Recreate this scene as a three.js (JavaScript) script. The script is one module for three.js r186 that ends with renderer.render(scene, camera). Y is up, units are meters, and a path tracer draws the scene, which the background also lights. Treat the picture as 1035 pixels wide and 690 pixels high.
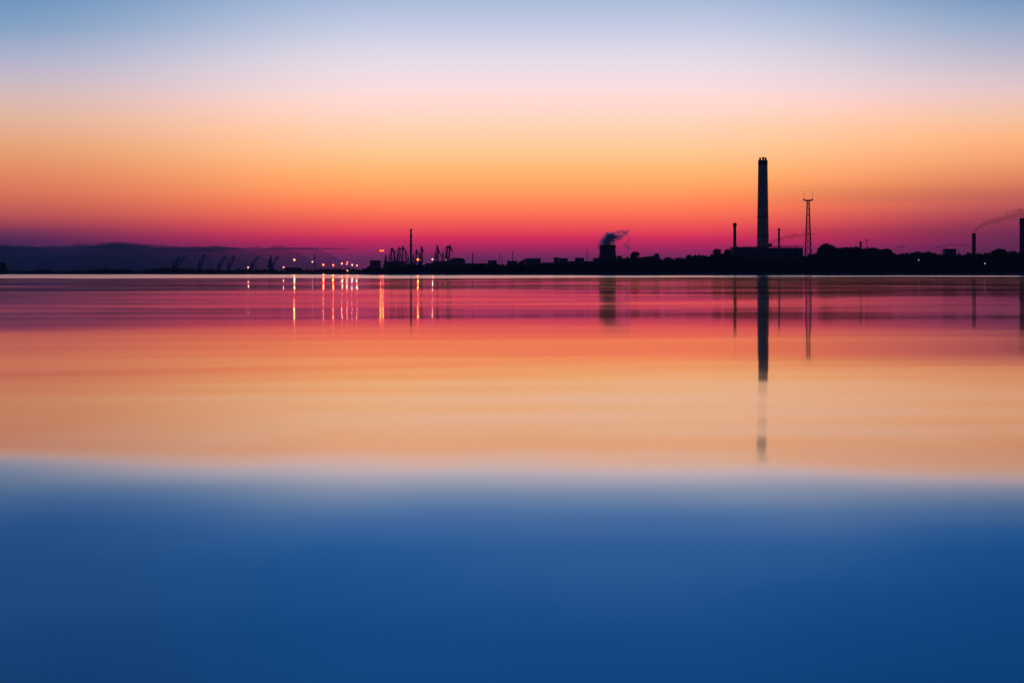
import * as THREE from 'three';
import { mergeGeometries } from 'three/addons/utils/BufferGeometryUtils.js';
import { createNoise2D } from 'simplex-noise';

// ---------------------------------------------------------------- camera, sky, sun, exposure
const HAZE = 0.00002;
const W = 1035, H = 690, EYE = 2.5, HORIZON = 275.5, FOV = 16;
const F = H / 2 / Math.tan(FOV * Math.PI / 360);          // lens in picture units: one metre at one metre
const scene = new THREE.Scene();
const camera = new THREE.PerspectiveCamera(FOV, W / H, 0.5, 60000);
camera.position.set(0, EYE, 0);
camera.lookAt(0, EYE, -100);
camera.setViewOffset(W, H, 0, H / 2 - HORIZON, W, H);     // lens shift: level camera, low horizon
const renderer = new THREE.WebGLRenderer({ antialias: true });
renderer.setSize(1024, 682);
renderer.toneMapping = THREE.LinearToneMapping;
renderer.toneMappingExposure = 1;
renderer.shadowMap.enabled = true;

let seed = 20211;
const rnd = () => { seed = (seed + 0x6d2b79f5) | 0; let t = Math.imul(seed ^ (seed >>> 15), 1 | seed); t = (t + Math.imul(t ^ (t >>> 7), 61 | t)) ^ t; return ((t ^ (t >>> 14)) >>> 0) / 4294967296; };
const noise = createNoise2D(rnd);
const lin = (c) => { c /= 255; return c <= 0.04045 ? c / 12.92 : ((c + 0.055) / 1.055) ** 2.4; };
const ss = (a, b, x) => { const t = Math.min(1, Math.max(0, (x - a) / (b - a))); return t * t * (3 - 2 * t); };
const mix = (a, b, t) => a + (b - a) * t;

// Dusk sky: colour against elevation (degrees) at four bearings: left of the glow, in the glow, right of it, and opposite.
const SKY = {
  left: [[0, 36, 30, 66], [0.4, 50, 36, 72], [0.7, 76, 40, 84], [0.92, 112, 50, 86], [1.15, 165, 70, 84], [1.4, 196, 92, 86], [1.85, 222, 118, 92], [2.35, 232, 142, 102], [2.9, 235, 165, 120], [3.6, 230, 184, 160], [4.1, 218, 188, 186], [4.55, 198, 186, 202], [5.0, 174, 180, 206], [5.7, 132, 162, 198], [6.4, 108, 148, 192], [8, 84, 134, 196], [9.4, 56, 120, 198], [13, 34, 104, 186], [20, 24, 87, 166], [45, 30, 64, 126], [90, 26, 50, 108]],
  glow: [[0, 100, 36, 80], [0.35, 124, 40, 92], [0.6, 182, 39, 97], [0.8, 222, 46, 91], [1.0, 246, 74, 86], [1.25, 252, 102, 82], [1.6, 255, 136, 88], [2.0, 255, 168, 100], [2.45, 255, 190, 122], [2.9, 255, 206, 152], [3.4, 255, 214, 180], [3.85, 254, 220, 206], [4.35, 251, 225, 226], [4.8, 240, 224, 232], [5.25, 224, 218, 233], [5.75, 200, 207, 229], [6.4, 172, 190, 222], [8, 116, 166, 224], [9.4, 58, 137, 224], [13, 26, 116, 212], [20, 20, 94, 182], [45, 30, 64, 126], [90, 26, 50, 108]],
  right: [[0, 74, 30, 64], [0.4, 88, 36, 72], [0.7, 104, 42, 82], [0.95, 122, 48, 86], [1.25, 156, 62, 86], [1.6, 194, 90, 90], [2.1, 226, 128, 96], [2.55, 246, 160, 110], [3.05, 252, 182, 128], [3.6, 249, 196, 162], [4.1, 236, 200, 195], [4.55, 216, 196, 206], [5.0, 190, 186, 206], [5.7, 150, 171, 202], [6.4, 114, 150, 192], [8, 80, 136, 200], [9.4, 42, 120, 206], [13, 20, 104, 196], [20, 18, 88, 174], [45, 30, 64, 126], [90, 26, 50, 108]],
  back: [[0, 38, 34, 58], [2, 52, 42, 66], [4.5, 60, 52, 78], [8, 48, 54, 86], [15, 32, 50, 88], [25, 28, 48, 92], [45, 27, 48, 98], [90, 28, 52, 108]],
};
{
  const CW = 2048, CH = 4096, data = new Float32Array(CW * CH * 4);
  const glare = (c) => lin(c) * (1 + 0.16 * ss(250, 255, c));            // the glow is over-exposed in red
  const at = (table, e) => {
    let k = 1;
    while (k < table.length - 1 && table[k][0] < e) k++;
    const a = table[k - 1], b = table[k], t = Math.min(1, Math.max(0, (e - a[0]) / (b[0] - a[0])));
    return [1, 2, 3].map((c) => mix(glare(a[c]), glare(b[c]), t));
  };
  const wave = (az, w) => 0.5 - 0.5 * Math.cos(Math.PI * Math.min(1, Math.max(0, az / w)));
  for (let row = 0; row < CH; row++) {
    const e = Math.max(0, ((row + 0.5) / CH - 0.5) * 180);
    const L = at(SKY.left, e), G = at(SKY.glow, e), R = at(SKY.right, e), B = at(SKY.back, e);
    for (let col = 0; col < CW; col++) {
      let az = ((col + 0.5) / CW - 0.5) * 360 + 90;                    // 0 is straight ahead, to the right is plus
      if (az > 180) az -= 360;
      const side = az < 1.6 ? L : R, d = az < 1.6 ? 1.6 - az : az - 1.6, [near, reach] = az < 1.6 ? [4, 14] : [2, 11.5];
      const g = 1 - ss(near, reach, d), b = wave(d - 10, 120);
      // thin level streaks of smoky cloud low in the glow, to the right and far left
      const n = noise(az * 0.06 + 7, e * 2.2) * 0.75 + noise(az * 0.12 - 3, e * 5) * 0.25;
      const low = ss(0.35, 0.8, e) * (1 - ss(1.7, 2.5, e)) * ss(3, 8, az) * (1 - ss(30, 60, az));
      const dim = 1 - 0.11 * low * ss(-0.2, 0.7, n);
      const o = (row * CW + col) * 4;
      for (let c = 0; c < 3; c++) data[o + c] = mix(mix(side[c], G[c], g), B[c], b) * (c ? 1 - (1 - dim) * 0.8 : dim);
      data[o + 3] = 1;
    }
  }
  const sky = new THREE.DataTexture(data, CW, CH, THREE.RGBAFormat, THREE.FloatType);
  sky.mapping = THREE.EquirectangularReflectionMapping;
  sky.magFilter = THREE.LinearFilter;
  sky.needsUpdate = true;
  scene.background = sky;
  scene.environment = sky;
}
// The sun has set behind the far bank: what is left of it is a very faint, very broad light low over the glow.
const sun = new THREE.DirectionalLight(0xffb080, 0.0006);
sun.position.set(60, 90, -2500);
sun.target.position.set(0, 0, -1200);
sun.castShadow = true;
sun.shadow.radius = 30;
sun.shadow.mapSize.set(2048, 2048);
Object.assign(sun.shadow.camera, { left: -1500, right: 1500, top: 400, bottom: -400, near: 1, far: 8000 });
scene.add(sun, sun.target);

// ---------------------------------------------------------------- helpers
const taken = new Map();
const numbered = (name) => { const n = taken.get(name) ?? 0; taken.set(name, n + 1); return n ? `${name}_${String(n).padStart(3, '0')}` : name; };
const shade = (o) => o.traverse((m) => { if (m.isMesh) { m.castShadow = true; m.receiveShadow = true; } });
function mesh(name, geo, mat, parent) {
  const list = [].concat(geo).map((g) => { const k = g.index ? g.toNonIndexed() : g; if (!k.attributes.uv) k.setAttribute('uv', new THREE.Float32BufferAttribute(new Float32Array(k.attributes.position.count * 2), 2)); return k; });
  const m = new THREE.Mesh(list.length > 1 ? mergeGeometries(list) : list[0], mat);
  m.name = parent === scene ? numbered(name) : name;
  m.castShadow = m.receiveShadow = true;
  parent.add(m);
  return m;
}
function thing(name, label, category, x, y, z, group) {
  const g = new THREE.Group();
  g.name = numbered(name);
  g.position.set(x, y, z);
  g.userData = { label, category };
  if (group) g.userData.group = group;
  scene.add(g);
  return g;
}
const GROUND = 2.4;                                          // top of the far bank above the water
const X = (px, d) => (px - W / 2) / F * d;                   // metres to the side of the axis at distance d
const Y = (py, d) => EYE + (HORIZON - py) / F * d;           // metres above the water at distance d
const S = (n, d) => n / F * d;                               // size in metres
const box = (w, h, d, x = 0, y = 0, z = 0) => new THREE.BoxGeometry(w, h, d).translate(x, y, z);
const cyl = (r0, r1, h, x = 0, y = 0, z = 0, n = 12) => new THREE.CylinderGeometry(r1, r0, h, n).translate(x, y + h / 2, z);
const UPV = new THREE.Vector3(0, 1, 0);
function bar(a, b, r, n = 5, r2 = r) {                       // a round bar from a to b
  const p = new THREE.Vector3(...a), q = new THREE.Vector3(...b), v = q.clone().sub(p), len = v.length();
  return new THREE.CylinderGeometry(r2, r, len, n).applyQuaternion(new THREE.Quaternion().setFromUnitVectors(UPV, v.normalize())).translate((p.x + q.x) / 2, (p.y + q.y) / 2, (p.z + q.z) / 2);
}
const lathe = (pts, n = 32) => new THREE.LatheGeometry(pts.map(([r, y]) => new THREE.Vector2(r, y)), n);
const std = (r, g, b, roughness = 0.9, metalness = 0) => new THREE.MeshStandardMaterial({ color: new THREE.Color().setRGB(r, g, b), roughness, metalness });
// ---------------------------------------------------------------- water
// A calm estuary: long low swell in real height, calm and glossy further out; a breeze ruffles the first thirty metres and a strip along the far bank.
const edge = (x, d) => mix(1090, 1560, ss(-0.02, 0.14, x / d)); // near border of the far ruffled strip
const SLOPES = [[0, 0], [8, 0.022], [14.8, 0.032], [21, 0.0365], [23.2, 0.0325], [24.8, 0.0255], [26.4, 0.0163], [27.8, 0.0095], [29.3, 0.0025], [30.7, -0.0055], [32.2, -0.0112], [33.8, -0.0118], [35.8, -0.0104], [38, -0.0082], [42.2, -0.0047], [47, -0.0018], [52, 0], [66, 0.0008], [85, 0], [112, -0.0004], [140, -0.0013], [200, -0.0015], [270, -0.0003], [320, 0.0002], [420, 0.0006], [600, 0.0006], [780, 0], [900, 0]];
const swellSlope = (d) => { let k = 1; while (SLOPES[k][0] < d) k++; const [a, s] = SLOPES[k - 1], [b, t] = SLOPES[k]; return mix(s, t, (d - a) / (b - a)); };
const SWELL = [0];
for (let i = 1; i <= 8000; i++) SWELL[i] = SWELL[i - 1] + swellSlope((i - 0.5) * 0.1) * 0.1;
const LEVEL = SWELL[8000];
function waterHeight(x, z) {
  const d = Math.max(1, -z + 0.4 + 3.8 * Math.tanh(x / 12) + 0.7 * noise(x * 0.1, z * 0.02) + 0.35 * noise(x * 0.3, z * 0.06)), k = Math.min(7999.9, d * 10), i = Math.floor(k);
  let h = mix(SWELL[i], SWELL[i + 1], k - i) - LEVEL;
  const far = -z;
  for (const [wave, long, slope] of [[3.2, 2.4, 0.0016], [7.5, 1.8, 0.0016], [14, 2.2, 0.0008], [34, 1.3, 0.0011], [80, 0.7, 0.0014], [190, 0.5, 0.0021], [420, 0.4, 0.0018]]) {
    const keep = 1 - ss(wave * 6, wave * 12, far);
    if (keep > 0) h += keep * slope * wave / 6.3 * noise(x / (wave * long) + wave + z / wave * 0.13, z / wave + wave * 0.37 + x / wave * 0.05) * (wave < 10 ? 1 : ss(20, 70, far)) * 1.3;
  }
  return h;
}
function waterSheet(rows, us, from, to, start) {
  const pos = [], nor = [], uv = [], idx = [], n = us.length;
  const behind = start === undefined ? [] : start;          // rows behind the camera, level water
  rows += behind.length;
  for (let r = 0; r <= rows; r++) for (const u of us) {
    const d0 = from(u), d1 = to(u), d = r < behind.length ? behind[r] : d0 * (d1 / d0) ** ((r - behind.length) / (rows - behind.length)), x = u * (Math.max(0, d) + 60), z = -d, e = 0.05 + Math.abs(d) * 0.001;
    const h = waterHeight(x, z), v = new THREE.Vector3(-(waterHeight(x + e, z) - waterHeight(x - e, z)) / (2 * e), 1, -(waterHeight(x, z + e) - waterHeight(x, z - e)) / (2 * e)).normalize();
    pos.push(x, h, z); nor.push(v.x, v.y, v.z); uv.push(x / 360 + 0.5, d / 1200);
  }
  for (let r = 0; r < rows; r++) for (let c = 0; c < n - 1; c++) { const a = r * n + c; idx.push(a, a + 1, a + n, a + 1, a + n + 1, a + n); }
  const g = new THREE.BufferGeometry();
  g.setAttribute('position', new THREE.Float32BufferAttribute(pos, 3));
  g.setAttribute('normal', new THREE.Float32BufferAttribute(nor, 3));
  g.setAttribute('uv', new THREE.Float32BufferAttribute(uv, 2));
  g.setIndex(idx);
  return g;
}
const US = [];
for (let i = -80; i <= 80; i++) { const t = i / 80; US.push(Math.sign(t) * (0.3 * Math.abs(t) + 0.9 * Math.abs(t) ** 6)); }
const edgeU = (u) => edge(u, 1);
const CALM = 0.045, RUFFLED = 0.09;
{
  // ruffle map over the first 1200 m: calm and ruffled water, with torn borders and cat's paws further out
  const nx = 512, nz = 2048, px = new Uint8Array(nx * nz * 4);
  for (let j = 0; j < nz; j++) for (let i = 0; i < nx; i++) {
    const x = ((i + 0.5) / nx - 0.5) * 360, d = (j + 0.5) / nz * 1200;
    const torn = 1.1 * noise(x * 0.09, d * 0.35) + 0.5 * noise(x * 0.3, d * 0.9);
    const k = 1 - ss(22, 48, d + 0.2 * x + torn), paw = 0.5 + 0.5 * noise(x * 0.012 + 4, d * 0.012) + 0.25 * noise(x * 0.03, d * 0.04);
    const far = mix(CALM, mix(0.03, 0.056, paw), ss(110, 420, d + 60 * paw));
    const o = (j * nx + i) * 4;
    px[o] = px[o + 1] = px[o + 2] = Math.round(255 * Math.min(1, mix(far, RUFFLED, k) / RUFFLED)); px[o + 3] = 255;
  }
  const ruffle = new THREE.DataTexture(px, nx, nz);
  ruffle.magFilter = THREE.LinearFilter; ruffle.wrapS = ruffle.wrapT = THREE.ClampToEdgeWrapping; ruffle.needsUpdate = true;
  const body = new THREE.Color().setRGB(0.006, 0.03, 0.07);
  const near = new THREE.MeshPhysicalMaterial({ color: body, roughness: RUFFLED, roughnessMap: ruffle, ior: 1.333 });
  const strip = new THREE.MeshPhysicalMaterial({ color: body, roughness: 0.125, ior: 1.333 });
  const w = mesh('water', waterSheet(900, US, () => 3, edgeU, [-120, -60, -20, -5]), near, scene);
  const s = mesh('water', waterSheet(40, US, edgeU, () => 5200), strip, scene);
  for (const o of [w, s]) { o.userData = { kind: 'structure', category: 'water' }; o.castShadow = false; }
  w.userData.label = 'calm estuary water reflecting the sunset and the stacks';
  s.userData.label = 'pale ruffled strip of water along the far bank';
}
// ---------------------------------------------------------------- far bank
const SHORE = [[-4000, 3700], [-400, 3600], [0, 3560], [300, 3420], [352, 3180], [372, 2720], [470, 2560], [620, 2500], [1035, 2470], [1500, 2440], [5000, 2400]];
const shore = (px) => { let k = 1; while (k < SHORE.length - 1 && SHORE[k][0] < px) k++; const [a, s] = SHORE[k - 1], [b, t] = SHORE[k]; return mix(s, t, Math.min(1, Math.max(0, (px - a) / (b - a)))); };
// colour maps
function grainMap(n, paint) {
  const px = new Uint8Array(n * n * 4);
  for (let j = 0; j < n; j++) for (let i = 0; i < n; i++) { const c = paint(i / n, j / n), o = (j * n + i) * 4; px[o] = c[0]; px[o + 1] = c[1]; px[o + 2] = c[2]; px[o + 3] = 255; }
  const t = new THREE.DataTexture(px, n, n);
  t.colorSpace = THREE.SRGBColorSpace; t.magFilter = THREE.LinearFilter; t.wrapS = t.wrapT = THREE.RepeatWrapping; t.needsUpdate = true;
  return t;
}
const soilMap = grainMap(256, (u, v) => { const k = 1 + 0.22 * noise(u * 9, v * 9) + 0.18 * noise(u * 40, v * 40); return [44 * k, 40 * k, 33 * k]; });
const concreteMap = grainMap(256, (u, v) => { const k = 1 + 0.05 * noise(u * 5, v * 12) + 0.06 * noise(u * 30, v * 3) + 0.04 * noise(u * 60, v * 60) - (Math.abs((v * 16) % 1 - 0.5) > 0.47 ? 0.07 : 0); return [174 * k, 142 * k, 122 * k]; });
const brickMap = grainMap(256, (u, v) => { const k = 1 + 0.15 * noise(u * 20, v * 20) + 0.12 * noise(u * 80, v * 80); return [112 * k, 70 * k, 58 * k]; });
const M = {
  soil: new THREE.MeshStandardMaterial({ map: soilMap, roughness: 1 }),
  concrete: new THREE.MeshStandardMaterial({ map: concreteMap, roughness: 0.95 }),
  sootyConcrete: new THREE.MeshStandardMaterial({ map: concreteMap, color: new THREE.Color().setRGB(0.22, 0.2, 0.2), roughness: 0.95 }),
  brick: new THREE.MeshStandardMaterial({ map: brickMap, roughness: 0.95 }),
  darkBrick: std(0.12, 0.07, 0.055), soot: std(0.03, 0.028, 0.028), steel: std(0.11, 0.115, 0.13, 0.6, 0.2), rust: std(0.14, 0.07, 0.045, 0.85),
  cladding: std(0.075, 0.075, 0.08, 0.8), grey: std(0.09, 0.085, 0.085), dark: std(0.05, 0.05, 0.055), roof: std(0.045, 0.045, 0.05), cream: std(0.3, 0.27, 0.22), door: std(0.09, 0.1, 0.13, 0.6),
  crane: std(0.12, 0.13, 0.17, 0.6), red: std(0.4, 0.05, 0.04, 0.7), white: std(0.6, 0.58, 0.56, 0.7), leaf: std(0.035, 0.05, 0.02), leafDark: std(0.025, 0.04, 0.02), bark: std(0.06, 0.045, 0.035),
  glass: new THREE.MeshStandardMaterial({ color: new THREE.Color().setRGB(0.03, 0.035, 0.045), roughness: 0.15 }),
  steam: std(0.88, 0.88, 0.9, 1), smoke: std(0.16, 0.15, 0.17, 1), cloud: std(0.24, 0.22, 0.26, 1), stone: std(0.2, 0.19, 0.18),
};
{
  // the bank: a low stone-faced edge and level land behind it, out to the horizon
  const pos = [], uv = [], idx = [], steps = [[-6, -1.5], [0, 0.1], [4, 1.6], [9, GROUND], [300, GROUND], [2500, GROUND], [20000, GROUND]];
  const pxs = [];
  for (let px = -4000; px <= 5000; px += px > -50 && px < 1090 ? 6 : 150) pxs.push(px);
  for (const px of pxs) {
    const d = shore(px), x = X(px, d), bump = 1.2 * noise(px * 0.05, 3) + 0.6 * noise(px * 0.3, 9);
    for (const [b, y] of steps) {
      const k = b < 20 ? 1 : (d + b) / d;
      pos.push(x * k, y < GROUND && y > 0 ? y + 0.25 * noise(px * 0.7, b) : y, -(d + b + (b < 20 ? bump : 0)));
      uv.push(x * k / 12, (d + b) / 12);
    }
  }
  const n = steps.length;
  for (let i = 0; i < pxs.length - 1; i++) for (let j = 0; j < n - 1; j++) { const a = i * n + j; idx.push(a, a + n, a + 1, a + 1, a + n, a + n + 1); }
  const g = new THREE.BufferGeometry();
  g.setAttribute('position', new THREE.Float32BufferAttribute(pos, 3)); g.setAttribute('uv', new THREE.Float32BufferAttribute(uv, 2)); g.setIndex(idx); g.computeVertexNormals();
  const bank = mesh('ground', g, M.soil, scene);
  bank.userData = { kind: 'structure', label: 'low dark land along the far side of the water', category: 'ground' };
}

// ---------------------------------------------------------------- vegetation
function tuft(out, x, y, z, s) {                             // one clump of leaves: a crooked three-sided spray
  for (let k = 0; k < 2; k++) {
    const a = rnd() * 6.283, t = (rnd() - 0.5) * 2.2, c = Math.cos(a) * s, d = Math.sin(a) * s, h = s * (0.5 + rnd() * 0.7);
    out.push(x - c, y - h * 0.4 + t * 0.2, z - d, x + c, y - h * 0.3 - t * 0.2, z + d, x + d * t * 0.3, y + h, z - c * t * 0.3);
  }
}
const soup = (p) => { const g = new THREE.BufferGeometry(); g.setAttribute('position', new THREE.Float32BufferAttribute(p, 3)); g.setAttribute('uv', new THREE.Float32BufferAttribute(new Float32Array(p.length / 3 * 2), 2)); g.computeVertexNormals(); return g; };
function tree(px, py, wide, d, label, mat = M.leaf, lean = 0) { // top at py, crown "wide" picture units across
  const t = thing('tree', label, 'tree', X(px, d), GROUND, -d, 'single trees standing out of the wooded bank');
  const h = Y(py, d) - GROUND, r = S(wide, d) / 2, limbs = [bar([0, -0.3, 0], [lean * 0.4, h * 0.55, 0], h * 0.028, 7, h * 0.014)], lobes = [];
  for (let k = 0; k < 7; k++) {
    const a = k * 2.4 + rnd(), y0 = h * (0.28 + 0.05 * k), ex = Math.cos(a) * r * (0.35 + 0.5 * rnd()) + lean, ez = Math.sin(a) * r * 0.7, y1 = Math.min(h * 0.86, y0 + h * (0.16 + 0.22 * rnd()));
    limbs.push(bar([lean * 0.3, y0, 0], [ex, y1, ez], h * 0.01, 5, h * 0.004)); lobes.push([ex, y1, ez, r * (0.4 + 0.25 * rnd())]);
  }
  lobes.push([lean, h * 0.82, 0, h * 0.17], [lean * 0.5, h * 0.6, 0, r * 0.6]);
  mesh('trunk', limbs, M.bark, t);
  const p = [];
  for (const [x, y, z, q] of lobes) for (let k = 0; k < 60 + 13 * q * q; k++) {
    const a = rnd() * 6.283, c = 2 * rnd() - 1, s = Math.sqrt(1 - c * c), w = q * Math.cbrt(rnd()), ty = Math.max(h * 0.16, y + c * w * 0.9);
    if (ty < h - r * 0.5 * Math.hypot(Math.cos(a) * s * w + x - lean, 0) ** 2 / (r * r) - 0.4 * rnd()) tuft(p, x + Math.cos(a) * s * w, ty, z + Math.sin(a) * s * w, 0.45 + rnd() * 0.45);
  }
  mesh('crown', soup(p), mat, t);
  return t;
}
function wood(name, label, outline, from, depth, mat) {      // a mass of trees and scrub whose top follows the outline [px, py]
  const p = [];
  for (let k = 1; k < outline.length; k++) {
    const [a, ya] = outline[k - 1], [b, yb] = outline[k];
    const area = (b - a) * (HORIZON - (ya + yb) / 2 + 1), n = Math.round(area * 11);
    for (let i = 0; i < n; i++) {
      const t = rnd(), px = mix(a, b, t), d = shore(px) + from + rnd() * depth, top = Y(mix(ya, yb, t) + 1.4 * noise(px * 0.35, 5) + 1.0 * noise(px * 1.1, 8) - 1.6 * Math.max(0, noise(px * 2.3, 4)) ** 3, d);
      const y = mix(GROUND - 0.3, top, rnd() ** 0.85);
      tuft(p, X(px, d), y, -d, 0.5 + rnd() * 0.7);
    }
  }
  const o = mesh(name, soup(p), mat, scene);
  o.userData = { kind: 'stuff', label, category: 'woodland' };
  return o;
}
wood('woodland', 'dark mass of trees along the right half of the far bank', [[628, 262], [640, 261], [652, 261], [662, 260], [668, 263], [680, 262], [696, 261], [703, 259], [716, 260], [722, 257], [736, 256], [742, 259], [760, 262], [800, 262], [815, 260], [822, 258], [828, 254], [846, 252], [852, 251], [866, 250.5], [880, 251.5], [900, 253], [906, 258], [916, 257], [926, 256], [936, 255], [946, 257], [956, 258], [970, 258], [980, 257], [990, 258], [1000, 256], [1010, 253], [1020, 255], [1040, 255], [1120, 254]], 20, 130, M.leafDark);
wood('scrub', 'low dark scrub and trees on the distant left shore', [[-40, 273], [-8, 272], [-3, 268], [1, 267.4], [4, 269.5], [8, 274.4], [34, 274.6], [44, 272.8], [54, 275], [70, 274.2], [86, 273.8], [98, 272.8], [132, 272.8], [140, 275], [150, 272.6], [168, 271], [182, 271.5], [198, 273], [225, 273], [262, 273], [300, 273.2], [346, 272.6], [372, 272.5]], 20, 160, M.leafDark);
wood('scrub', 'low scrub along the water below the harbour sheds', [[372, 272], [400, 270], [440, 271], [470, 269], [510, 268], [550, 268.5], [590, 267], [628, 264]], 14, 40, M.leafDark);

tree(641.5, 253.5, 9, 2560, 'bushy tree just right of the cooling tower steam');
tree(663.5, 255.5, 5, 2560, 'narrow pointed tree midway between cooling tower and tall stack', M.leafDark);
tree(675, 259.5, 7, 2570, 'low rounded tree right of the narrow pointed tree');
tree(697, 257, 6, 2560, 'small tree in the dip left of the power station');
tree(709, 257.5, 9, 2570, 'broad low tree left of the slender tree by the power station', M.leafDark);
tree(725, 250.5, 7, 2550, 'slender tree rising highest left of the power station');
tree(736, 251, 9, 2545, 'rounded tree touching the small brick chimney');
tree(836, 245.8, 21, 2545, 'large domed tree right of the lattice tower');
tree(856, 248.8, 16, 2550, 'wide tree between the domed tree and the short chimney', M.leafDark);
tree(883, 249.5, 12, 2550, 'rounded tree just right of the thin mast with a crosspiece');
tree(897, 250.5, 10, 2560, 'tree at the right end of the high tree line, left of a smoke wisp', M.leafDark);
tree(925, 254.5, 12, 2550, 'low tree above the white light in the right woods');
tree(1011, 250.5, 12, 2550, 'tree between the two chimneys at the right edge');
tree(2, 265, 8, 3620, 'dark tree at the left edge of the far shore');

// ---------------------------------------------------------------- buildings
// A plain industrial building: walls, roof, a row of windows and a door towards the water. x0..x1, top in picture units at distance d.
function building(name, label, x0, x1, top, d, o = {}) {
  const w = S(x1 - x0, d), h = Y(top, d) - GROUND, dep = o.deep ?? Math.max(14, w * 0.6);
  const t = thing(name, label, o.category ?? 'building', X((x0 + x1) / 2, d), GROUND, -d - dep / 2, o.group);
  const wall = o.wall ?? M.grey;
  if (o.gable) {                                             // ridge along x with a slope towards the water, or shed roof to one side
    const s = new THREE.Shape(), e = h * (o.eaves ?? 0.75);
    s.moveTo(-w / 2, -0.4); s.lineTo(w / 2, -0.4); s.lineTo(w / 2, o.gable > 0 ? h : e); s.lineTo(o.gable === 2 ? 0 : w / 2, h); s.lineTo(-w / 2, o.gable < 0 ? h : e); s.closePath();
    mesh('wall', new THREE.ExtrudeGeometry(s, { depth: dep, bevelEnabled: false }).translate(0, 0, -dep / 2), wall, t);
    const a = o.gable === 2 ? [[-w / 2, e, 0, h], [0, h, w / 2, e]] : o.gable > 0 ? [[-w / 2, e, w / 2, h]] : [[-w / 2, h, w / 2, e]];
    for (const [xa, ya, xb, yb] of a) mesh('roof', box(Math.hypot(xb - xa, yb - ya) + 0.6, 0.3, dep + 0.8).rotateZ(Math.atan2(yb - ya, xb - xa)).translate((xa + xb) / 2, (ya + yb) / 2 + 0.16, 0), M.roof, t);
  } else if (o.arch) {
    const s = new THREE.Shape(), e = h * 0.74, B = (a) => [Math.sign(Math.cos(a)) * Math.abs(Math.cos(a)) ** 0.7, Math.sin(a) ** 0.75];
    s.moveTo(-w / 2, -0.4); s.lineTo(w / 2, -0.4); s.lineTo(w / 2, e);
    for (let k = 1; k < 16; k++) { const a = k / 16 * Math.PI; s.lineTo(B(a)[0] * w / 2, e + B(a)[1] * (h - e)); }
    s.lineTo(-w / 2, e); s.closePath();
    mesh('wall', new THREE.ExtrudeGeometry(s, { depth: dep, bevelEnabled: false }).translate(0, 0, -dep / 2), wall, t);
    const c = [];
    for (let k = 0; k < 16; k++) { const [xa, ya] = B(k / 16 * Math.PI), [xb, yb] = B(Math.min(1, (k + 1) / 16) * Math.PI - 1e-6), u = (xb - xa) * w / 2, v = (yb - ya) * (h - e); c.push(box(Math.hypot(u, v) + 0.3, 0.3, dep + 0.8).rotateZ(Math.atan2(v, u)).translate((xa + xb) / 4 * w, e + 0.16 + (ya + yb) / 2 * (h - e), 0)); }
    mesh('roof', c, M.roof, t);
  } else {
    mesh('wall', box(w, h + 0.4 - 0.5, dep, 0, (h - 0.5) / 2 - 0.2, 0), wall, t);
    mesh('roof', box(w + 0.6, 0.5, dep + 0.6, 0, h - 0.25, 0), M.roof, t);
  }
  const zf = dep / 2, n = Math.max(2, Math.round(w / 5));
  for (let k = 0; k < n; k++) mesh('window', box(w / n * 0.55, Math.min(1.4, h * 0.16), 0.12, -w / 2 + (k + 0.5) * w / n, h * 0.5, zf + 0.05), M.glass, t);
  mesh('door', box(Math.min(4, w * 0.2), Math.min(4, h * 0.3), 0.16, w * 0.18, Math.min(4, h * 0.3) / 2, zf + 0.07), M.door, t);
  return t;
}
// harbour, from left to right
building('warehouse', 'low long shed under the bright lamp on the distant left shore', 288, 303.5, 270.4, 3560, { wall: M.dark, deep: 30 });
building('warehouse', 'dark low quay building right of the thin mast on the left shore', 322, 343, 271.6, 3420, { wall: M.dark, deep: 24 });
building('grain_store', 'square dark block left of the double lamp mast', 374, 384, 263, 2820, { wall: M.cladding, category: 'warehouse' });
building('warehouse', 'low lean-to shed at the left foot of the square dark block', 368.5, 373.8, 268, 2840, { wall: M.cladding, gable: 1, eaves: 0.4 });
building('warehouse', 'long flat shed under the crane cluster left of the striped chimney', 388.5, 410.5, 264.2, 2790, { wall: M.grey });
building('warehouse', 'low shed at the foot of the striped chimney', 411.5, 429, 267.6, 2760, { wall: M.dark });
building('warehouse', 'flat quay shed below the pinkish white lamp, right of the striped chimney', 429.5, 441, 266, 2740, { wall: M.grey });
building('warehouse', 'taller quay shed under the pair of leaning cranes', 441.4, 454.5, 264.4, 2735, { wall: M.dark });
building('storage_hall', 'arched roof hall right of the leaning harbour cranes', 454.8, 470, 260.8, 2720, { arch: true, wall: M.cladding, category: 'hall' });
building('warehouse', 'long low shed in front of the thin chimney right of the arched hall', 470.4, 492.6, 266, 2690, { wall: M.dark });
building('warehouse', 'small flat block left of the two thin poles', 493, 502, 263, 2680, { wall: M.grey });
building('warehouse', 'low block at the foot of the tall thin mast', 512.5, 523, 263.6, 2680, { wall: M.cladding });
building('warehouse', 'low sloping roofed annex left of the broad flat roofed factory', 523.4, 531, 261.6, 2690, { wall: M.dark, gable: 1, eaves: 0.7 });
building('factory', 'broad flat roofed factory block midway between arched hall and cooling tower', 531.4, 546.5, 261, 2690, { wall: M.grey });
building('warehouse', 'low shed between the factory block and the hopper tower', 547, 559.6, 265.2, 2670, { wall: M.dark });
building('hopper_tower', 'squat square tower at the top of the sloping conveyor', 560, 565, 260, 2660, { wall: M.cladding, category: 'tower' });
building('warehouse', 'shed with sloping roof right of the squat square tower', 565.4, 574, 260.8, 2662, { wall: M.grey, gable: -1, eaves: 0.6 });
building('factory', 'dark boxy building left of the mast by the cooling tower', 581.5, 590.5, 260.4, 2650, { wall: M.dark });
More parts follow.
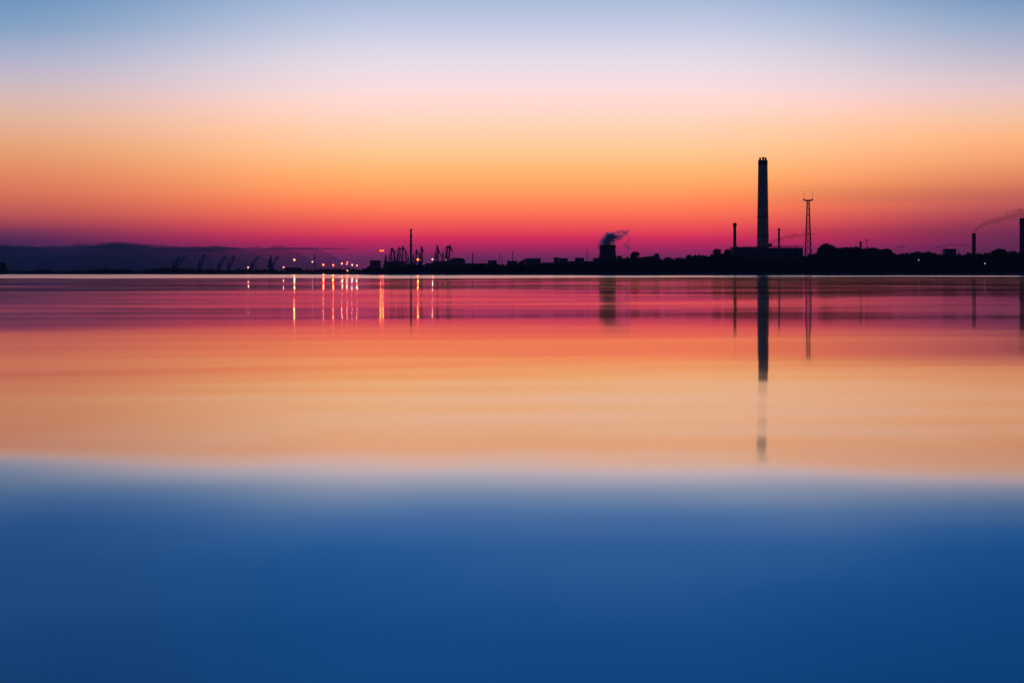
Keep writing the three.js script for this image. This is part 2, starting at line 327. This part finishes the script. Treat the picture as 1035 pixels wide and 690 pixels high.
building('warehouse', 'long low shed left of the cooling tower', 574.6, 604, 263.8, 2700, { wall: M.cladding });
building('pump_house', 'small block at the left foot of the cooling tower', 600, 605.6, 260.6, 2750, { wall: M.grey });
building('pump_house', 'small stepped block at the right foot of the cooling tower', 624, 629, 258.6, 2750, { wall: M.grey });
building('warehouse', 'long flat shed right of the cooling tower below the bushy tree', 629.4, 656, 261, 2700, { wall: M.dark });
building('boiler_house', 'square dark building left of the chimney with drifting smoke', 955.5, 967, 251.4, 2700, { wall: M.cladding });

// power station: long dark hall with the stacks round it
{
  const d = 2640, x0 = 741, x1 = 812, w = S(x1 - x0, d), h = Y(249.4, d) - GROUND, dep = 34;
  const t = thing('power_station', 'long dark flat roofed hall behind the trees at the foot of the tall stack', 'power station', X((x0 + x1) / 2, d), GROUND, -d - dep / 2);
  const q = (px) => X(px, d) - t.position.x;
  mesh('wall', box(w, h - 0.7, dep, 0, (h - 0.7) / 2 - 0.2, 0), M.cladding, t);
  mesh('roof', [box(q(765) - q(741) + 0.6, 0.6, dep + 0.8, (q(765) + q(741)) / 2, h - 0.2, 0), box(q(812) - q(765) - 0.2, 0.6, dep + 0.8, (q(812) + q(765)) / 2 + 0.4, h + 0.5, 0)], M.roof, t);
  mesh('roof_house', box(S(3.6, d), 3.2, 8, q(780), h + 2.3, 0), M.cladding, t);
  for (let k = 0; k < 14; k++) mesh('window', box(3.2, 9, 0.2, -w / 2 + (k + 0.5) * w / 14, h * 0.62, dep / 2 + 0.08), M.glass, t);
  for (const px of [752, 797]) mesh('door', box(4.5, 5, 0.25, q(px), 2.5, dep / 2 + 0.1), M.door, t);
  for (const px of [747, 757, 792, 800, 807]) mesh('roof_vent', cyl(0.6, 0.6, 1.2, q(px), h + (px > 765 ? 0.8 : 0.1), -4, 10), M.steel, t);
  // lower annex hidden in the trees on the right
  mesh('annex', box(S(9, d), h * 0.66, 18, w / 2 + S(4.6, d), h * 0.33 - 0.2, -5), M.grey, t);
}
// A tapered stack: rings of wall in one shell, a mouth, ladder, platforms
function stack(name, label, px, top, wTop, wBase, d, o = {}) {
  const h = Y(top, d) - GROUND, r1 = S(wTop, d) / 2, r0 = S(wBase, d) / 2, t = thing(name, label, 'chimney', X(px, d), GROUND, -d, o.group);
  const R = (y) => mix(r0, r1, y / h), pts = [];
  for (let k = 0; k <= 14; k++) pts.push([R(h * k / 14), h * k / 14 - (k ? 0 : 0.4)]);
  pts.push([r1 * 0.82, h], [r1 * 0.8, h - Math.min(4, h * 0.1)]);
  const shell = lathe(pts, 28), uv = shell.attributes.uv;
  for (let k = 0; k < uv.count; k++) uv.setXY(k, uv.getX(k) * 4, shell.attributes.position.getY(k) / 24);
  mesh('shaft', shell, o.mat ?? M.concrete, t);
  if (o.cap) mesh('cap', lathe([[R(h - o.cap * 1.3) + 0.01, h - o.cap * 1.3], [r1 * o.flare, h - o.cap], [r1 * o.flare, h - o.cap * 0.15], [r1 * 1.05, h + 0.02], [r1 * 0.8, h + 0.03]], 24), o.capMat ?? M.darkBrick, t);
  const rungs = [bar([-0.25, 2, R(2) + 0.25], [-0.25, h, R(h) + 0.25], 0.05, 4), bar([0.25, 2, R(2) + 0.25], [0.25, h, R(h) + 0.25], 0.05, 4)];
  for (let y = 2; y < h; y += 1.5) rungs.push(bar([-0.25, y, R(y) + 0.25], [0.25, y, R(y) + 0.25], 0.03, 3));
  mesh('ladder', rungs, M.steel, t);
  for (const f of o.platforms ?? []) { const y = h * f, r = R(y); mesh('platform', lathe([[r, y - 0.3], [r + 0.55, y - 0.15], [r + 0.55, y + 0.9], [r + 0.5, y + 0.9], [r + 0.5, y], [r, y]], 20), M.steel, t); }
  t.userData.top = undefined; delete t.userData.top;
  return { t, h, R };
}
{
  const s = stack('chimney', 'tall broad concrete stack towering over the power station', 771.3, 162.2, 9.4, 12.8, 2700, { platforms: [0.33, 0.5] });
  // dark crown and the three flue mouths standing out of it
  mesh('crown', lathe([[s.R(s.h * 0.962) + 0.02, s.h * 0.962], [s.R(s.h) + 0.22, s.h * 0.966], [s.R(s.h) + 0.22, s.h + 0.3], [s.R(s.h) * 0.8, s.h + 0.3]], 28), M.soot, s.t);
  for (const x of [-3.0, 0.1, 3.1]) mesh('flue', lathe([[1.15, s.h - 3], [1.15, s.h + 2.6], [1.35, s.h + 2.7], [1.35, s.h + 3.3], [0.9, s.h + 3.3], [0.9, s.h - 2]], 14).translate(x, x === 0.1 ? 0.5 : 0, x === 0.1 ? 2.4 : -0.6), M.soot, s.t);
}
stack('chimney', 'short brick chimney with a swollen cap at the left end of the power station', 742.9, 225.2, 2.7, 4.0, 2615, { mat: M.brick, cap: 3.6, flare: 1.42 });
stack('chimney', 'slim dark steel chimney between the tall stack and the lattice tower', 787.6, 230.6, 1.9, 2.3, 2660, { mat: M.steel, cap: 2, flare: 1.2, capMat: M.soot });
stack('chimney', 'short stub chimney above the right hand tree line', 870.2, 244, 2.2, 2.5, 2700, { mat: M.brick, cap: 1.5, flare: 1.15 });
stack('chimney', 'dark chimney with smoke drifting to the right', 984.8, 235.4, 3.7, 4.5, 2620, { mat: M.brick, platforms: [0.9] });
stack('chimney', 'thick chimney at the right edge of the picture', 1034, 220.4, 5.6, 6.6, 2640, { mat: M.brick, platforms: [0.93] });
stack('chimney', 'thin chimney standing alone right of the arched hall', 477.6, 255.6, 0.95, 1.3, 2760, { mat: M.steel });
{
  const s = stack('chimney', 'slender chimney with red and white bands among the harbour cranes', 415.3, 231, 1.65, 3.3, 2900, { mat: M.concrete, platforms: [0.62, 0.8] });
  for (let k = 0; k < 7; k++) { const y0 = s.h * (1 - 0.062 * (k + 1)), y1 = s.h * (1 - 0.062 * k); mesh('band', lathe([[s.R(y0) + 0.04, y0], [s.R(y1) + 0.04, y1 - 0.03]], 24), k % 2 ? M.white : M.red, s.t); }
}
{
  // cooling tower: a hyperbolic shell on legs
  const d = 2760, t = thing('cooling_tower', 'squat dark cooling tower with steam pouring from the top', 'cooling tower', X(614.6, d), GROUND, -d - 12);
  const dd = d + 12, h = Y(247.6, dd) - GROUND, rt = S(16.6, dd) / 2, rb = S(24.5, dd) / 2, leg = 3.2, out = [], ins = [];
  const R = (y) => { const k = y / h; return k < 0.78 ? mix(rb, rt * 0.985, 1 - (1 - k / 0.78) ** 1.35) : mix(rt * 0.985, rt, ((k - 0.78) / 0.22) ** 2); };
  for (let k = 0; k <= 20; k++) { const y = mix(leg, h, k / 20); out.push([R(y), y]); ins.unshift([R(y) - 0.35, y]); }
  const g = lathe([...out, ...ins, out[0]], 48), uv = g.attributes.uv;
  for (let k = 0; k < uv.count; k++) uv.setXY(k, uv.getX(k) * 8, g.attributes.position.getY(k) / 20);
  mesh('shell', g, M.sootyConcrete, t);
  mesh('rim', lathe([[rt + 0.02, h - 0.8], [rt + 0.5, h - 0.7], [rt + 0.5, h + 0.1], [rt - 0.4, h + 0.1]], 48), M.sootyConcrete, t);
  for (let k = 0; k < 16; k++) { const a = k / 16 * 6.283, b = a + 0.2, c = a - 0.2, r = rb + 0.6; mesh('leg', [bar([Math.cos(a) * r, -0.3, Math.sin(a) * r], [Math.cos(b) * rb * 0.985, leg + 0.1, Math.sin(b) * rb * 0.985], 0.25), bar([Math.cos(a) * r, -0.3, Math.sin(a) * r], [Math.cos(c) * rb * 0.985, leg + 0.1, Math.sin(c) * rb * 0.985], 0.25)], M.sootyConcrete, t); }
}
{
  // lattice tower with a wide head
  const d = 2580, t = thing('lattice_tower', 'slim steel lattice tower with a wide platform head and aerials', 'tower', X(817.1, d), GROUND, -d);
  const h = Y(203.2, d) - GROUND, r0 = S(7.4, d) / 2, r1 = S(2.3, d) / 2, N = 11, R = (y) => mix(r0, r1, (Math.max(0, y) / h) ** 0.92), lev = [];
  for (let k = 0; k <= N; k++) lev.push(h * (1 - (1 - k / N) ** 1.12));
  const C = [[-1, -1], [1, -1], [1, 1], [-1, 1]], P = (c, y) => [C[c % 4][0] * R(y), y, C[c % 4][1] * R(y)];
  for (let c = 0; c < 4; c++) { const b = []; for (let k = 0; k < N; k++) b.push(bar(P(c, lev[k] - (k ? 0 : 0.4)), P(c, lev[k + 1]), 0.36, 5)); mesh('leg', b, M.rust, t); }
  for (let k = 1; k <= N; k++) { const b = []; for (let c = 0; c < 4; c++) b.push(bar(P(c, lev[k]), P(c + 1, lev[k]), 0.26, 4), bar(P(c, lev[k - 1]), P(c + 1, lev[k]), 0.2, 4), bar(P(c + 1, lev[k - 1]), P(c, lev[k]), 0.2, 4)); mesh('bracing', b, M.rust, t); }
  const w = S(9.6, d) / 2;
  mesh('platform', [box(w * 2, 0.9, 3.4, 0, h + 0.9, 0), box(w * 1.1, 0.7, 2.8, 0, h + 0.1, 0), box(w * 2, 0.12, 0.12, 0, h + 2.2, 1.6), box(w * 2, 0.12, 0.12, 0, h + 2.2, -1.6), box(1.6, 1.1, 3.4, -w + 0.8, h + 1.7, 0), box(1.6, 1.1, 3.4, w - 0.8, h + 1.7, 0)], M.rust, t);
  for (const x of [-w + 0.6, w - 0.5]) mesh('aerial', [bar([x, h + 1, 0], [x, h + 11, 0], 0.14, 5), bar([x - 0.5, h + 6, 0], [x + 0.5, h + 6, 0], 0.08, 4), bar([x - 0.5, h + 9, 0], [x + 0.5, h + 9, 0], 0.08, 4)], M.rust, t);
}
// thin masts
function mast(label, px, top, d, o = {}) {
  const t = thing('mast', label, 'mast', X(px, d), GROUND, -d, 'thin masts on the skyline'), h = Y(top, d) - GROUND, r = o.r ?? 0.35;
  mesh('pole', bar([0, -0.3, 0], [0, h, 0], r, 8, r * 0.6), M.steel, t);
  for (const [y, w] of o.cross ?? []) mesh('crosspiece', box(S(w, d), 0.5, 0.5, 0, h - S(y, d), 0), M.steel, t);
  return t;
}
mast('thin mast on the left shore right of the small white lamp', 317.8, 256, 3560, { r: 0.7, cross: [[1.5, 1.6]] });
mast('left of two thin poles right of the small flat block', 504.6, 255.8, 2690, { cross: [[0.5, 1.2]] });
mast('shorter right one of two thin poles right of the small flat block', 507.2, 258, 2690);
mast('tall thin mast with a broad head left of the factory block', 518, 253.8, 2700, { r: 0.55, cross: [[0.6, 2.2], [2, 1.4]] });
mast('thin mast between the dark boxy building and the cooling tower', 593.6, 251.2, 2700, { r: 0.5 });
mast('thin mast with a crosspiece beside the short stub chimney', 876.4, 241.8, 2700, { cross: [[0.4, 3.6], [1.4, 2]] });
mast('thin bare pole standing over the pinkish white lamp', 436.2, 253.6, 2790, { r: 0.3 });
// ---------------------------------------------------------------- harbour cranes
// Level-luffing quay crane: portal on four legs, slewing house, A-frame, lattice jib and fly jib. foot, tip and fly end in picture units.
function crane(label, foot, tip, fly, d, o = {}) {
  const mat = o.mat ?? M.crane, t = thing('harbour_crane', label, 'crane', X(foot, d), GROUND, -d, o.group ?? 'quay cranes right of the double lamp mast');
  const L = (px, py) => [X(px, d) - t.position.x, Y(py, d) - GROUND], H1 = Y(tip[1], d) - GROUND, ph = H1 * 0.24, r = S((o.thick ?? 0.7) * 1.75, d) / 2, w = H1 * 0.12;
  for (const [sx, sz] of [[-1, -1], [1, -1], [1, 1], [-1, 1]]) mesh('leg', bar([sx * w, -0.3, sz * w], [sx * w * 0.55, ph, sz * w * 0.55], r * 0.9, 5), mat, t);
  mesh('portal', [box(w * 1.5, 0.9, w * 1.5, 0, ph + 0.2, 0), cyl(w * 0.5, w * 0.45, H1 * 0.05, 0, ph + 0.5, 0, 12)], mat, t);
  const hy = ph + H1 * 0.05 + 0.4, house = mesh('machine_house', box(w * 1.5, H1 * 0.14, w * 1.2, -Math.sign(tip[0] - foot || 1) * w * 0.25, hy + H1 * 0.07, 0), mat, t);
  mesh('cab_window', box(w * 0.5, H1 * 0.05, 0.1, Math.sign(tip[0] - foot || 1) * w * 0.1, hy + H1 * 0.09, w * 0.6 + 0.06), M.glass, house);
  const [tx, ty] = L(...tip), [fx, fy] = L(...fly), by = hy + H1 * 0.1, bx = Math.sign(tx || 1) * w * 0.4, back = -Math.sign(tx || 1) * w * 0.7, ay = by + (ty - by) * 0.62;
  // jib: two pairs of chords and zigzag lacing, narrowing to the tip
  const jib = [], N = 7, P = (k, s, z) => { const f = k / N, q = mix(1, 0.35, f) * H1 * 0.028; return [mix(bx, tx, f) + s * q, mix(by, ty, f) + s * q * 0.2, z * q]; };
  for (const s of [-1, 1]) for (const z of [-1, 1]) jib.push(bar(P(0, s, z), P(N, s, z), r * 0.55, 4));
  for (let k = 0; k < N; k++) { const s = k % 2 ? 1 : -1; jib.push(bar(P(k, s, 1), P(k + 1, -s, 1), r * 0.35, 3), bar(P(k, s, -1), P(k + 1, -s, -1), r * 0.35, 3)); }
  mesh('jib', jib, mat, t);
  mesh('a_frame', [bar([back, by - 1, w * 0.35], [back * 0.5, ay, 0], r * 0.7, 4), bar([back, by - 1, -w * 0.35], [back * 0.5, ay, 0], r * 0.7, 4), bar([bx * 0.5, by - 1, 0], [back * 0.5, ay, 0], r * 0.6, 4)], mat, t);
  mesh('stay', bar([back * 0.5, ay, 0], [tx, ty, 0], r * 0.4, 4), mat, t);
  mesh('fly_jib', [bar([tx - (fx - tx) * 0.25, ty - (fy - ty) * 0.1 - 0.4, 0], [fx, fy, 0], r * 0.75, 5), bar([tx, ty + H1 * 0.03, 0], [fx, fy, 0], r * 0.45, 4), bar([tx, ty - 0.5, 0], [tx, ty + H1 * 0.03, 0], r * 0.7, 4)], mat, t);
  mesh('hoist_rope', bar([fx, fy, 0], [fx, Math.max(fy * 0.55, by * 0.7), 0], 0.14, 3), mat, t);
  mesh('counterweight', box(w * 0.6, H1 * 0.09, w, back * 1.5, hy + H1 * 0.06, 0), mat, t);
  return t;
}
const FAR = { group: 'hazy quay cranes on the distant left shore', thick: 0.95 };
crane('hazy crane at the far left end of the distant row, jib leaning right', 175.2, [182.2, 260], [180.4, 259.6], 5200, FAR);
crane('hazy crane second from left in the distant row, close behind the first', 178.6, [186, 259.6], [187.4, 261], 5200, FAR);
crane('hazy crane third from left in the distant row, standing alone with steep jib', 202, [206, 257.4], [206.8, 259], 5100, FAR);
crane('hazy crane fourth from left in the distant row, jib leaning far right', 221.4, [227, 260], [228.8, 261], 5100, FAR);
crane('hazy crane fifth from left in the distant row with a bent jib head', 231.6, [236.6, 260], [234, 258], 5000, FAR);
crane('hazy crane just right of the leftmost white lamp', 254.8, [259.6, 260.4], [261.4, 259.6], 5000, FAR);
crane('hazy crane with an upright jib, left one of the close pair', 272.6, [273.6, 258.6], [274.2, 260.4], 4900, FAR);
crane('hazy crane with a leaning jib, right one of the close pair', 275, [280, 259.4], [282, 260.2], 4900, FAR);

crane('small low crane just right of the double lamp mast', 389.4, [389.8, 257.8], [391, 259.6], 2880, { thick: 0.8 });
crane('leftmost tall crane of the cluster, fly jib drooping right', 394.6, [395.4, 251.4], [398.8, 255.2], 2880);
crane('second tall crane of the cluster, leaning towards the left', 400.6, [397.4, 252], [395.8, 250.6], 2900);
crane('thick crane in the middle of the left cluster, leaning right', 399.6, [403.6, 250.4], [405.4, 252.4], 2870, { thick: 0.9 });
crane('tallest crane of the left cluster with a long drooping fly jib', 405.4, [407, 249.2], [411, 255.4], 2880);
crane('low crane tucked against the left side of the striped chimney', 411.6, [410.2, 254.6], [408.6, 253.4], 2920);
crane('leaning crane just right of the striped chimney', 418.8, [421, 252.6], [423.2, 257.4], 2860, { thick: 0.8 });
crane('upright crane right of the warm lamp with a drooping head', 425.4, [425.9, 249.4], [428.4, 254.6], 2860, { thick: 0.8 });
crane('tall crane standing alone, shaped like an upside down V', 441.2, [442, 248.6], [445.4, 258.6], 2850, { thick: 0.9 });
crane('left one of the two tall cranes by the arched hall', 448.6, [452.8, 248.8], [450.2, 250.6], 2850, { thick: 0.9 });
crane('right one of the two tall cranes by the arched hall, head drooping right', 452.2, [454.8, 248], [457.6, 254.4], 2840, { thick: 0.9 });

// ---------------------------------------------------------------- lamps
// Floodlight mast: pole, bracket, and one or two lamp heads (housing > lit lens). The light itself stands just in front of the lens.
const lampMats = {};
function lampMast(label, px, py, d, tint, power, o = {}) {
  const color = new THREE.Color(tint);
  color.g *= 0.6; color.b *= 0.5;
  const t = thing('floodlight_mast', label, 'lamp', X(px, d), GROUND, -d, 'lit lamps along the far shore'), h = Y(py, d) - GROUND, key = tint + '/' + (o.glow ?? 4);
  const lens = lampMats[key] ??= new THREE.MeshStandardMaterial({ color: 0x222222, emissive: color, emissiveIntensity: o.glow ?? 4, roughness: 0.4 });
  mesh('pole', bar([0, -0.3, 0], [0, h - 0.5, 0], 0.22, 8, 0.12), M.steel, t);
  const offs = o.twin ? [-S(o.twin, d) / 2, S(o.twin, d) / 2] : [0], r = S(o.size ?? 1.5, d) / 2;
  if (o.twin) mesh('bracket', box(S(o.twin, d), 0.25, 0.25, 0, h - 0.6, -0.2), M.steel, t);
  for (const x of offs) {
    const head = mesh('lamp_head', cyl(r * 0.7, r * 1.08, 0.6, 0, 0, 0, 14).rotateX(Math.PI / 2).translate(x, h, -0.65), M.steel, t);
    mesh('lamp_lens', new THREE.SphereGeometry(r, 14, 8, 0, Math.PI * 2, 0, Math.PI / 2).scale(1, 0.3, 1).rotateX(Math.PI / 2).translate(x, h, -0.04), lens, head);
    const l = new THREE.PointLight(color, power);
    l.position.set(x, h, r * 0.3 + 0.6); l.castShadow = true; l.shadow.radius = 12;
    t.add(l);
  }
  return t;
}
const ORANGE = 0xff6a12, AMBER = 0xff8a3c, WARM = 0xff9a5c, WHITE = 0xfff0e0, PINK = 0xff8c70, VIOLET = 0xf0b8e8, ROSE = 0xff6a60;
lampMast('faint white lamp at the left end of the row on the distant shore', 250.6, 270.2, 3500, 0xffb0a8, 123.4, { size: 1.39 });
lampMast('white lamp left of the low long shed', 286.4, 270, 3500, 0xffb8a8, 52.3, { size: 1.31 });
lampMast('bright tall lamp over the low long shed', 297.2, 262.4, 3500, WARM, 782.1, { size: 1.8 });
lampMast('small white lamp left of the thin mast', 315.6, 264.6, 3500, WHITE, 3.5, { size: 1.15 });
lampMast('yellowish lamp right of the thin mast', 326.7, 267.4, 3440, AMBER, 678.0, { size: 1.56 });
lampMast('strong orange lamp left of the pink lamp cluster', 336.6, 267.8, 3400, ORANGE, 1355.2, { size: 1.8 });
lampMast('pinkish orange lamp at the left of the close cluster', 345.4, 266.2, 3350, PINK, 430.0, { size: 1.64 });
lampMast('highest rosy lamp of the close cluster', 350.9, 265, 3340, ROSE, 234.6, { size: 1.39 });
lampMast('rosy lamp just below the highest one of the close cluster', 350.2, 267, 3300, ROSE, 234.6, { size: 1.39 });
lampMast('violet white lamp right of the rosy pair', 355.8, 267.6, 3260, VIOLET, 138.7, { size: 1.48 });
lampMast('pale pink lamp at the right end of the close cluster', 360.6, 268.2, 3180, PINK, 273.6, { size: 1.31 });
lampMast('small low yellow lamp near the water below the close cluster', 351, 273.4, 3200, 0xffd070, 2.6, { size: 1.23 });
lampMast('tall mast with two orange lamps side by side', 385.8, 253.2, 2800, ORANGE, 172.5, { twin: 2.6, size: 1.7 });
lampMast('warm lamp among the cranes right of the striped chimney', 422.2, 262.2, 2790, 0xff7a28, 436.9, { size: 2.2 });
lampMast('pinkish white lamp under the thin bare pole', 437, 262, 2725, 0xffa8a0, 64.6, { size: 1.7 });
lampMast('faint lamp between the two tall cranes by the arched hall', 450.4, 262.4, 2725, WHITE, 2.2, { size: 1, glow: 1 });
lampMast('white lamp low in front of the arched hall', 458.4, 270, 2690, 0xffb8a0, 20.4, { size: 1.6 });
lampMast('white lamp low in the woods left of the square dark building', 929, 262.8, 2484, WHITE, 0.02, { size: 1.2, glow: 0.7 });
lampMast('white lamp low in the woods right of the smoking chimney', 996, 266.3, 2480, WHITE, 0.02, { size: 1.3, glow: 0.9 });

// ---------------------------------------------------------------- steam, smoke and cloud: soft bodies of thin nested veils
const veil = (m, opacity) => { const k = new THREE.MeshPhysicalMaterial({ color: m.color, roughness: 1 }); k.transparent = true; k.opacity = opacity; k.depthWrite = false; return k; };
M.steamVeil = veil(M.steam, 0.1); Object.assign(M.steamVeil, { transmission: 0.75, thickness: 0 }); M.smokeVeil = veil(M.smoke, 0.048); M.thinVeil = veil(M.smoke, 0.05); M.cloudVeil = veil(M.cloud, 0.17);
function puff(x, y, z, r, sx = 1, sy = 1) {                  // a ragged ball
  const g = new THREE.IcosahedronGeometry(1, 3), a = g.attributes.position, o = rnd() * 50;
  for (let k = 0; k < a.count; k++) { const u = a.getX(k), v = a.getY(k), w = a.getZ(k), n = 1 + 0.38 * noise(u * 1.3 + o, v * 1.3 + w) + 0.26 * noise(u * 3.2 - o, v * 3.2 + w * 1.7); a.setXYZ(k, u * n * r * sx, v * n * r * sy, w * n * r); }
  g.computeVertexNormals();
  return g.translate(x, y, z);
}
{
  const d = 2772, g = [];
  const blow = (n, path) => {                                // puffs strung along [px, py, radius]
    for (let k = 0; k < n; k++) {
      const f = (k + rnd()) / n * (path.length - 1), j = Math.min(path.length - 2, Math.floor(f)), [px, py, r] = [0, 1, 2].map((c) => mix(path[j][c], path[j + 1][c], f - j)), q = S(r, d), c = () => (rnd() + rnd() - 1) * q;
      g.push(puff(X(px, d) + c(), Y(py, d) + c() * 0.8, -d + c(), q * (0.45 + 0.6 * rnd()), 1.15, 0.9));
    }
  };
  blow(46, [[614.6, 249, 6], [613.4, 245, 5.2], [615.4, 242, 4.6], [617.6, 239.4, 3.6], [618.4, 237, 2.6]]);
  blow(10, [[616, 239, 2.4], [614, 236.6, 1.8], [612.6, 235.6, 1.2]]);
  blow(30, [[618, 241, 3], [622, 240.6, 2.8], [626, 239, 2.8], [629.6, 236.8, 2.4], [633, 234.6, 1.9], [636, 233, 1.2]]);
  blow(14, [[620, 236.8, 2], [625, 234.6, 1.8], [631, 233.4, 1.4]]);
  blow(16, [[633.6, 236, 1.8], [635.6, 240, 1.5], [635, 244.6, 1.6], [632, 248, 2], [637, 252, 2.2]]);
  blow(8, [[611, 246, 2], [609.4, 242.6, 1.5], [611, 238.6, 1.2]]);
  const o = mesh('steam_plume', g, M.steamVeil, scene);
  o.userData = { label: 'ragged grey steam rising from the cooling tower and trailing right', category: 'steam' };
}
function trail(label, d, path, mat, shells = 4) {            // smoke along a path of [px, py, half width]; nested soft tubes
  const c = new THREE.CatmullRomCurve3(path.map(([px, py]) => new THREE.Vector3(X(px, d), Y(py, d), -d))), N = 60, R = 10, g = [], off = rnd() * 40;
  for (let s = 1; s <= shells; s++) {
    const pos = [], idx = [];
    for (let i = 0; i <= N; i++) {
      const t = i / N, p = c.getPoint(t), k = t * (path.length - 1), j = Math.min(path.length - 2, Math.floor(k)), w = S(mix(path[j][2], path[j + 1][2], k - j) * 1.7, d) * s / shells;
      for (let q = 0; q < R; q++) { const a = q / R * 6.283, n = w * (1 + 0.35 * noise(i * 0.16 + off, Math.cos(a) + s * 0.2) + 0.25 * noise(i * 0.5 + off, Math.sin(a) * 1.5)); pos.push(p.x + n * 0.3 * noise(i * 0.4, off), p.y + Math.sin(a) * n + w * 0.5 * noise(i * 0.13 + off, s * 0.15), p.z + Math.cos(a) * n); }
    }
    for (let i = 0; i < N; i++) for (let q = 0; q < R; q++) { const a = i * R + q, b = i * R + (q + 1) % R; idx.push(a, a + R, b, b, a + R, b + R); }
    const m = new THREE.BufferGeometry();
    m.setAttribute('position', new THREE.Float32BufferAttribute(pos, 3)); m.setIndex(idx); m.computeVertexNormals();
    g.push(m);
  }
  const o = mesh('smoke_trail', g, mat, scene);
  o.userData = { label, category: 'smoke' };
}
trail('thin smoke climbing right from the dark chimney to the picture edge', 2620, [[985, 234.6, 0.9], [988, 231, 1.1], [993, 227.6, 1.3], [1000, 224.6, 1.6], [1010, 221.6, 2.4], [1022, 218.8, 3.4], [1036, 216, 4.6], [1056, 213, 6]], M.smokeVeil);
trail('dark smoke streak behind the slim steel chimney', 2690, [[778, 245.4, 0.6], [781, 244.4, 1.1], [786, 242.6, 1], [793, 240.4, 1.4], [802, 238.6, 1.8], [815, 237, 1.2], [824, 236.4, 0.3]], M.smokeVeil);
trail('short dark wisp of smoke right of the high tree line', 2800, [[903.6, 251, 0.3], [907, 249.8, 0.7], [911, 248.9, 0.9], [915, 248.4, 0.6], [918.6, 247.8, 0.2]], M.smokeVeil);
trail('longer faint wisp of smoke left of the dark chimney', 2800, [[943, 251, 0.3], [949, 249.4, 0.8], [957, 247.9, 0.8], [966, 247, 0.7], [975, 247.2, 0.6], [983, 247.8, 0.3]], M.thinVeil);

// low dark cloud bank far behind the left shore: long rounded ridges one inside the other
{
  const d = 12500, T = [[-300, 246], [-100, 246.5], [0, 248.5], [30, 249.5], [60, 249.5], [85, 248.5], [100, 247.6], [114, 245.6], [126, 244.8], [136, 246], [150, 247.6], [165, 248.6], [185, 250], [200, 250.4], [215, 248.8], [226, 248.4], [238, 251], [252, 250], [275, 249.6], [300, 249], [330, 250.4], [350, 258], [366, 276]];
  const top = (px) => { let k = 1; while (k < T.length - 1 && T[k][0] < px) k++; return mix(T[k - 1][1], T[k][1], Math.min(1, (px - T[k - 1][0]) / (T[k][0] - T[k - 1][0]))); };
  const ridge = (from, to, drop, deep, e0) => {              // a closed long body whose crest follows the outline, "drop" below it
    const pos = [], idx = [], N = Math.round((to - from) / 0.8), A = 9;
    for (let i = 0; i <= N; i++) {
      const px = mix(from, to, i / N), end = Math.min(1, Math.sqrt(Math.max(0, (i / N) * (1 - i / N) * 14))), x = X(px, e0), h = Math.max(1, (Y(top(px) + drop + 0.5 * noise(px * 0.3, drop) + 0.45 * noise(px * 0.9, drop + 3) + 2 * noise(px * 0.06, drop + 7), e0) + 20)) * end;
      for (let a = 0; a < A; a++) { const f = a / (A - 1) * Math.PI, w = 1 + 0.15 * noise(px * 0.06, a + drop); pos.push(x, -20 + Math.sin(f) ** 0.8 * h, -e0 + Math.cos(f) * deep * w); }
    }
    for (let i = 0; i < N; i++) for (let a = 0; a < A - 1; a++) { const o = i * A + a; idx.push(o, o + A, o + 1, o + 1, o + A, o + A + 1); }
    const g = new THREE.BufferGeometry();
    g.setAttribute('position', new THREE.Float32BufferAttribute(pos, 3)); g.setIndex(idx); g.computeVertexNormals();
    return g;
  };
  const g = [ridge(-300, 366, 0, 700, d), ridge(-300, 330, 1.2, 620, d), ridge(-300, 285, 0.4, 560, d), ridge(-300, 262, 3, 520, d), ridge(90, 215, 2, 480, d), ridge(-300, 205, 5, 460, d), ridge(-300, 180, 7.5, 440, d), ridge(-300, 150, 10, 400, d), ridge(-300, 120, 12.5, 360, d)];
  for (let k = 0; k < 22; k++) { const px = -20 + 330 * rnd(); g.push(puff(X(px, d), Y(top(px) + 0.6 + 2.4 * rnd(), d), -d + 800 * (rnd() - 0.5), 30 + 40 * rnd(), 1.6 + 2 * rnd(), 0.09 + 0.07 * rnd())); }
  g.push(puff(X(298, d), Y(249.3, d), -d - 900, 60, 3.2, 0.07), puff(X(302, d), Y(249.6, d), -d - 900, 60, 2.6, 0.06));
  const o = mesh('cloud', g, M.cloudVeil, scene);
  o.userData = { label: 'low dark blue cloud bank behind the left shore', category: 'cloud' };
}
// small dark things at the water's edge on the right
for (const [px, w, h, label] of [[886.5, 3.4, 1.3, 'dark low rock at the waterline, leftmost of the four on the right'], [897, 4, 1.2, 'dark low rock at the waterline, second from left on the right'], [912.5, 3, 1.2, 'dark low rock at the waterline, third from left on the right'], [942, 2.2, 0.9, 'smallest dark rock at the waterline below the right woods']]) {
  const d = shore(px) - 260, g = new THREE.IcosahedronGeometry(1, 2), a = g.attributes.position;
  for (let k = 0; k < a.count; k++) { const x = a.getX(k), y = a.getY(k), z = a.getZ(k), n = 1 + 0.2 * noise(x * 2 + px, y * 2 + z) + 0.1 * noise(x * 5, z * 5 + px); a.setXYZ(k, x * n * S(w, d) / 2, y * n * S(h, d) / 2, z * n * S(w, d) / 3); }
  g.computeVertexNormals();
  const o = mesh('rock', g, M.stone, scene);
  o.position.set(X(px, d), 0.05, -d);
  o.userData = { label, category: 'rock', group: 'low rocks in the shallows' };
}
// evening haze over the estuary
if (HAZE) scene.fog = new THREE.FogExp2(0xdcd4e4, HAZE);

renderer.render(scene, camera);
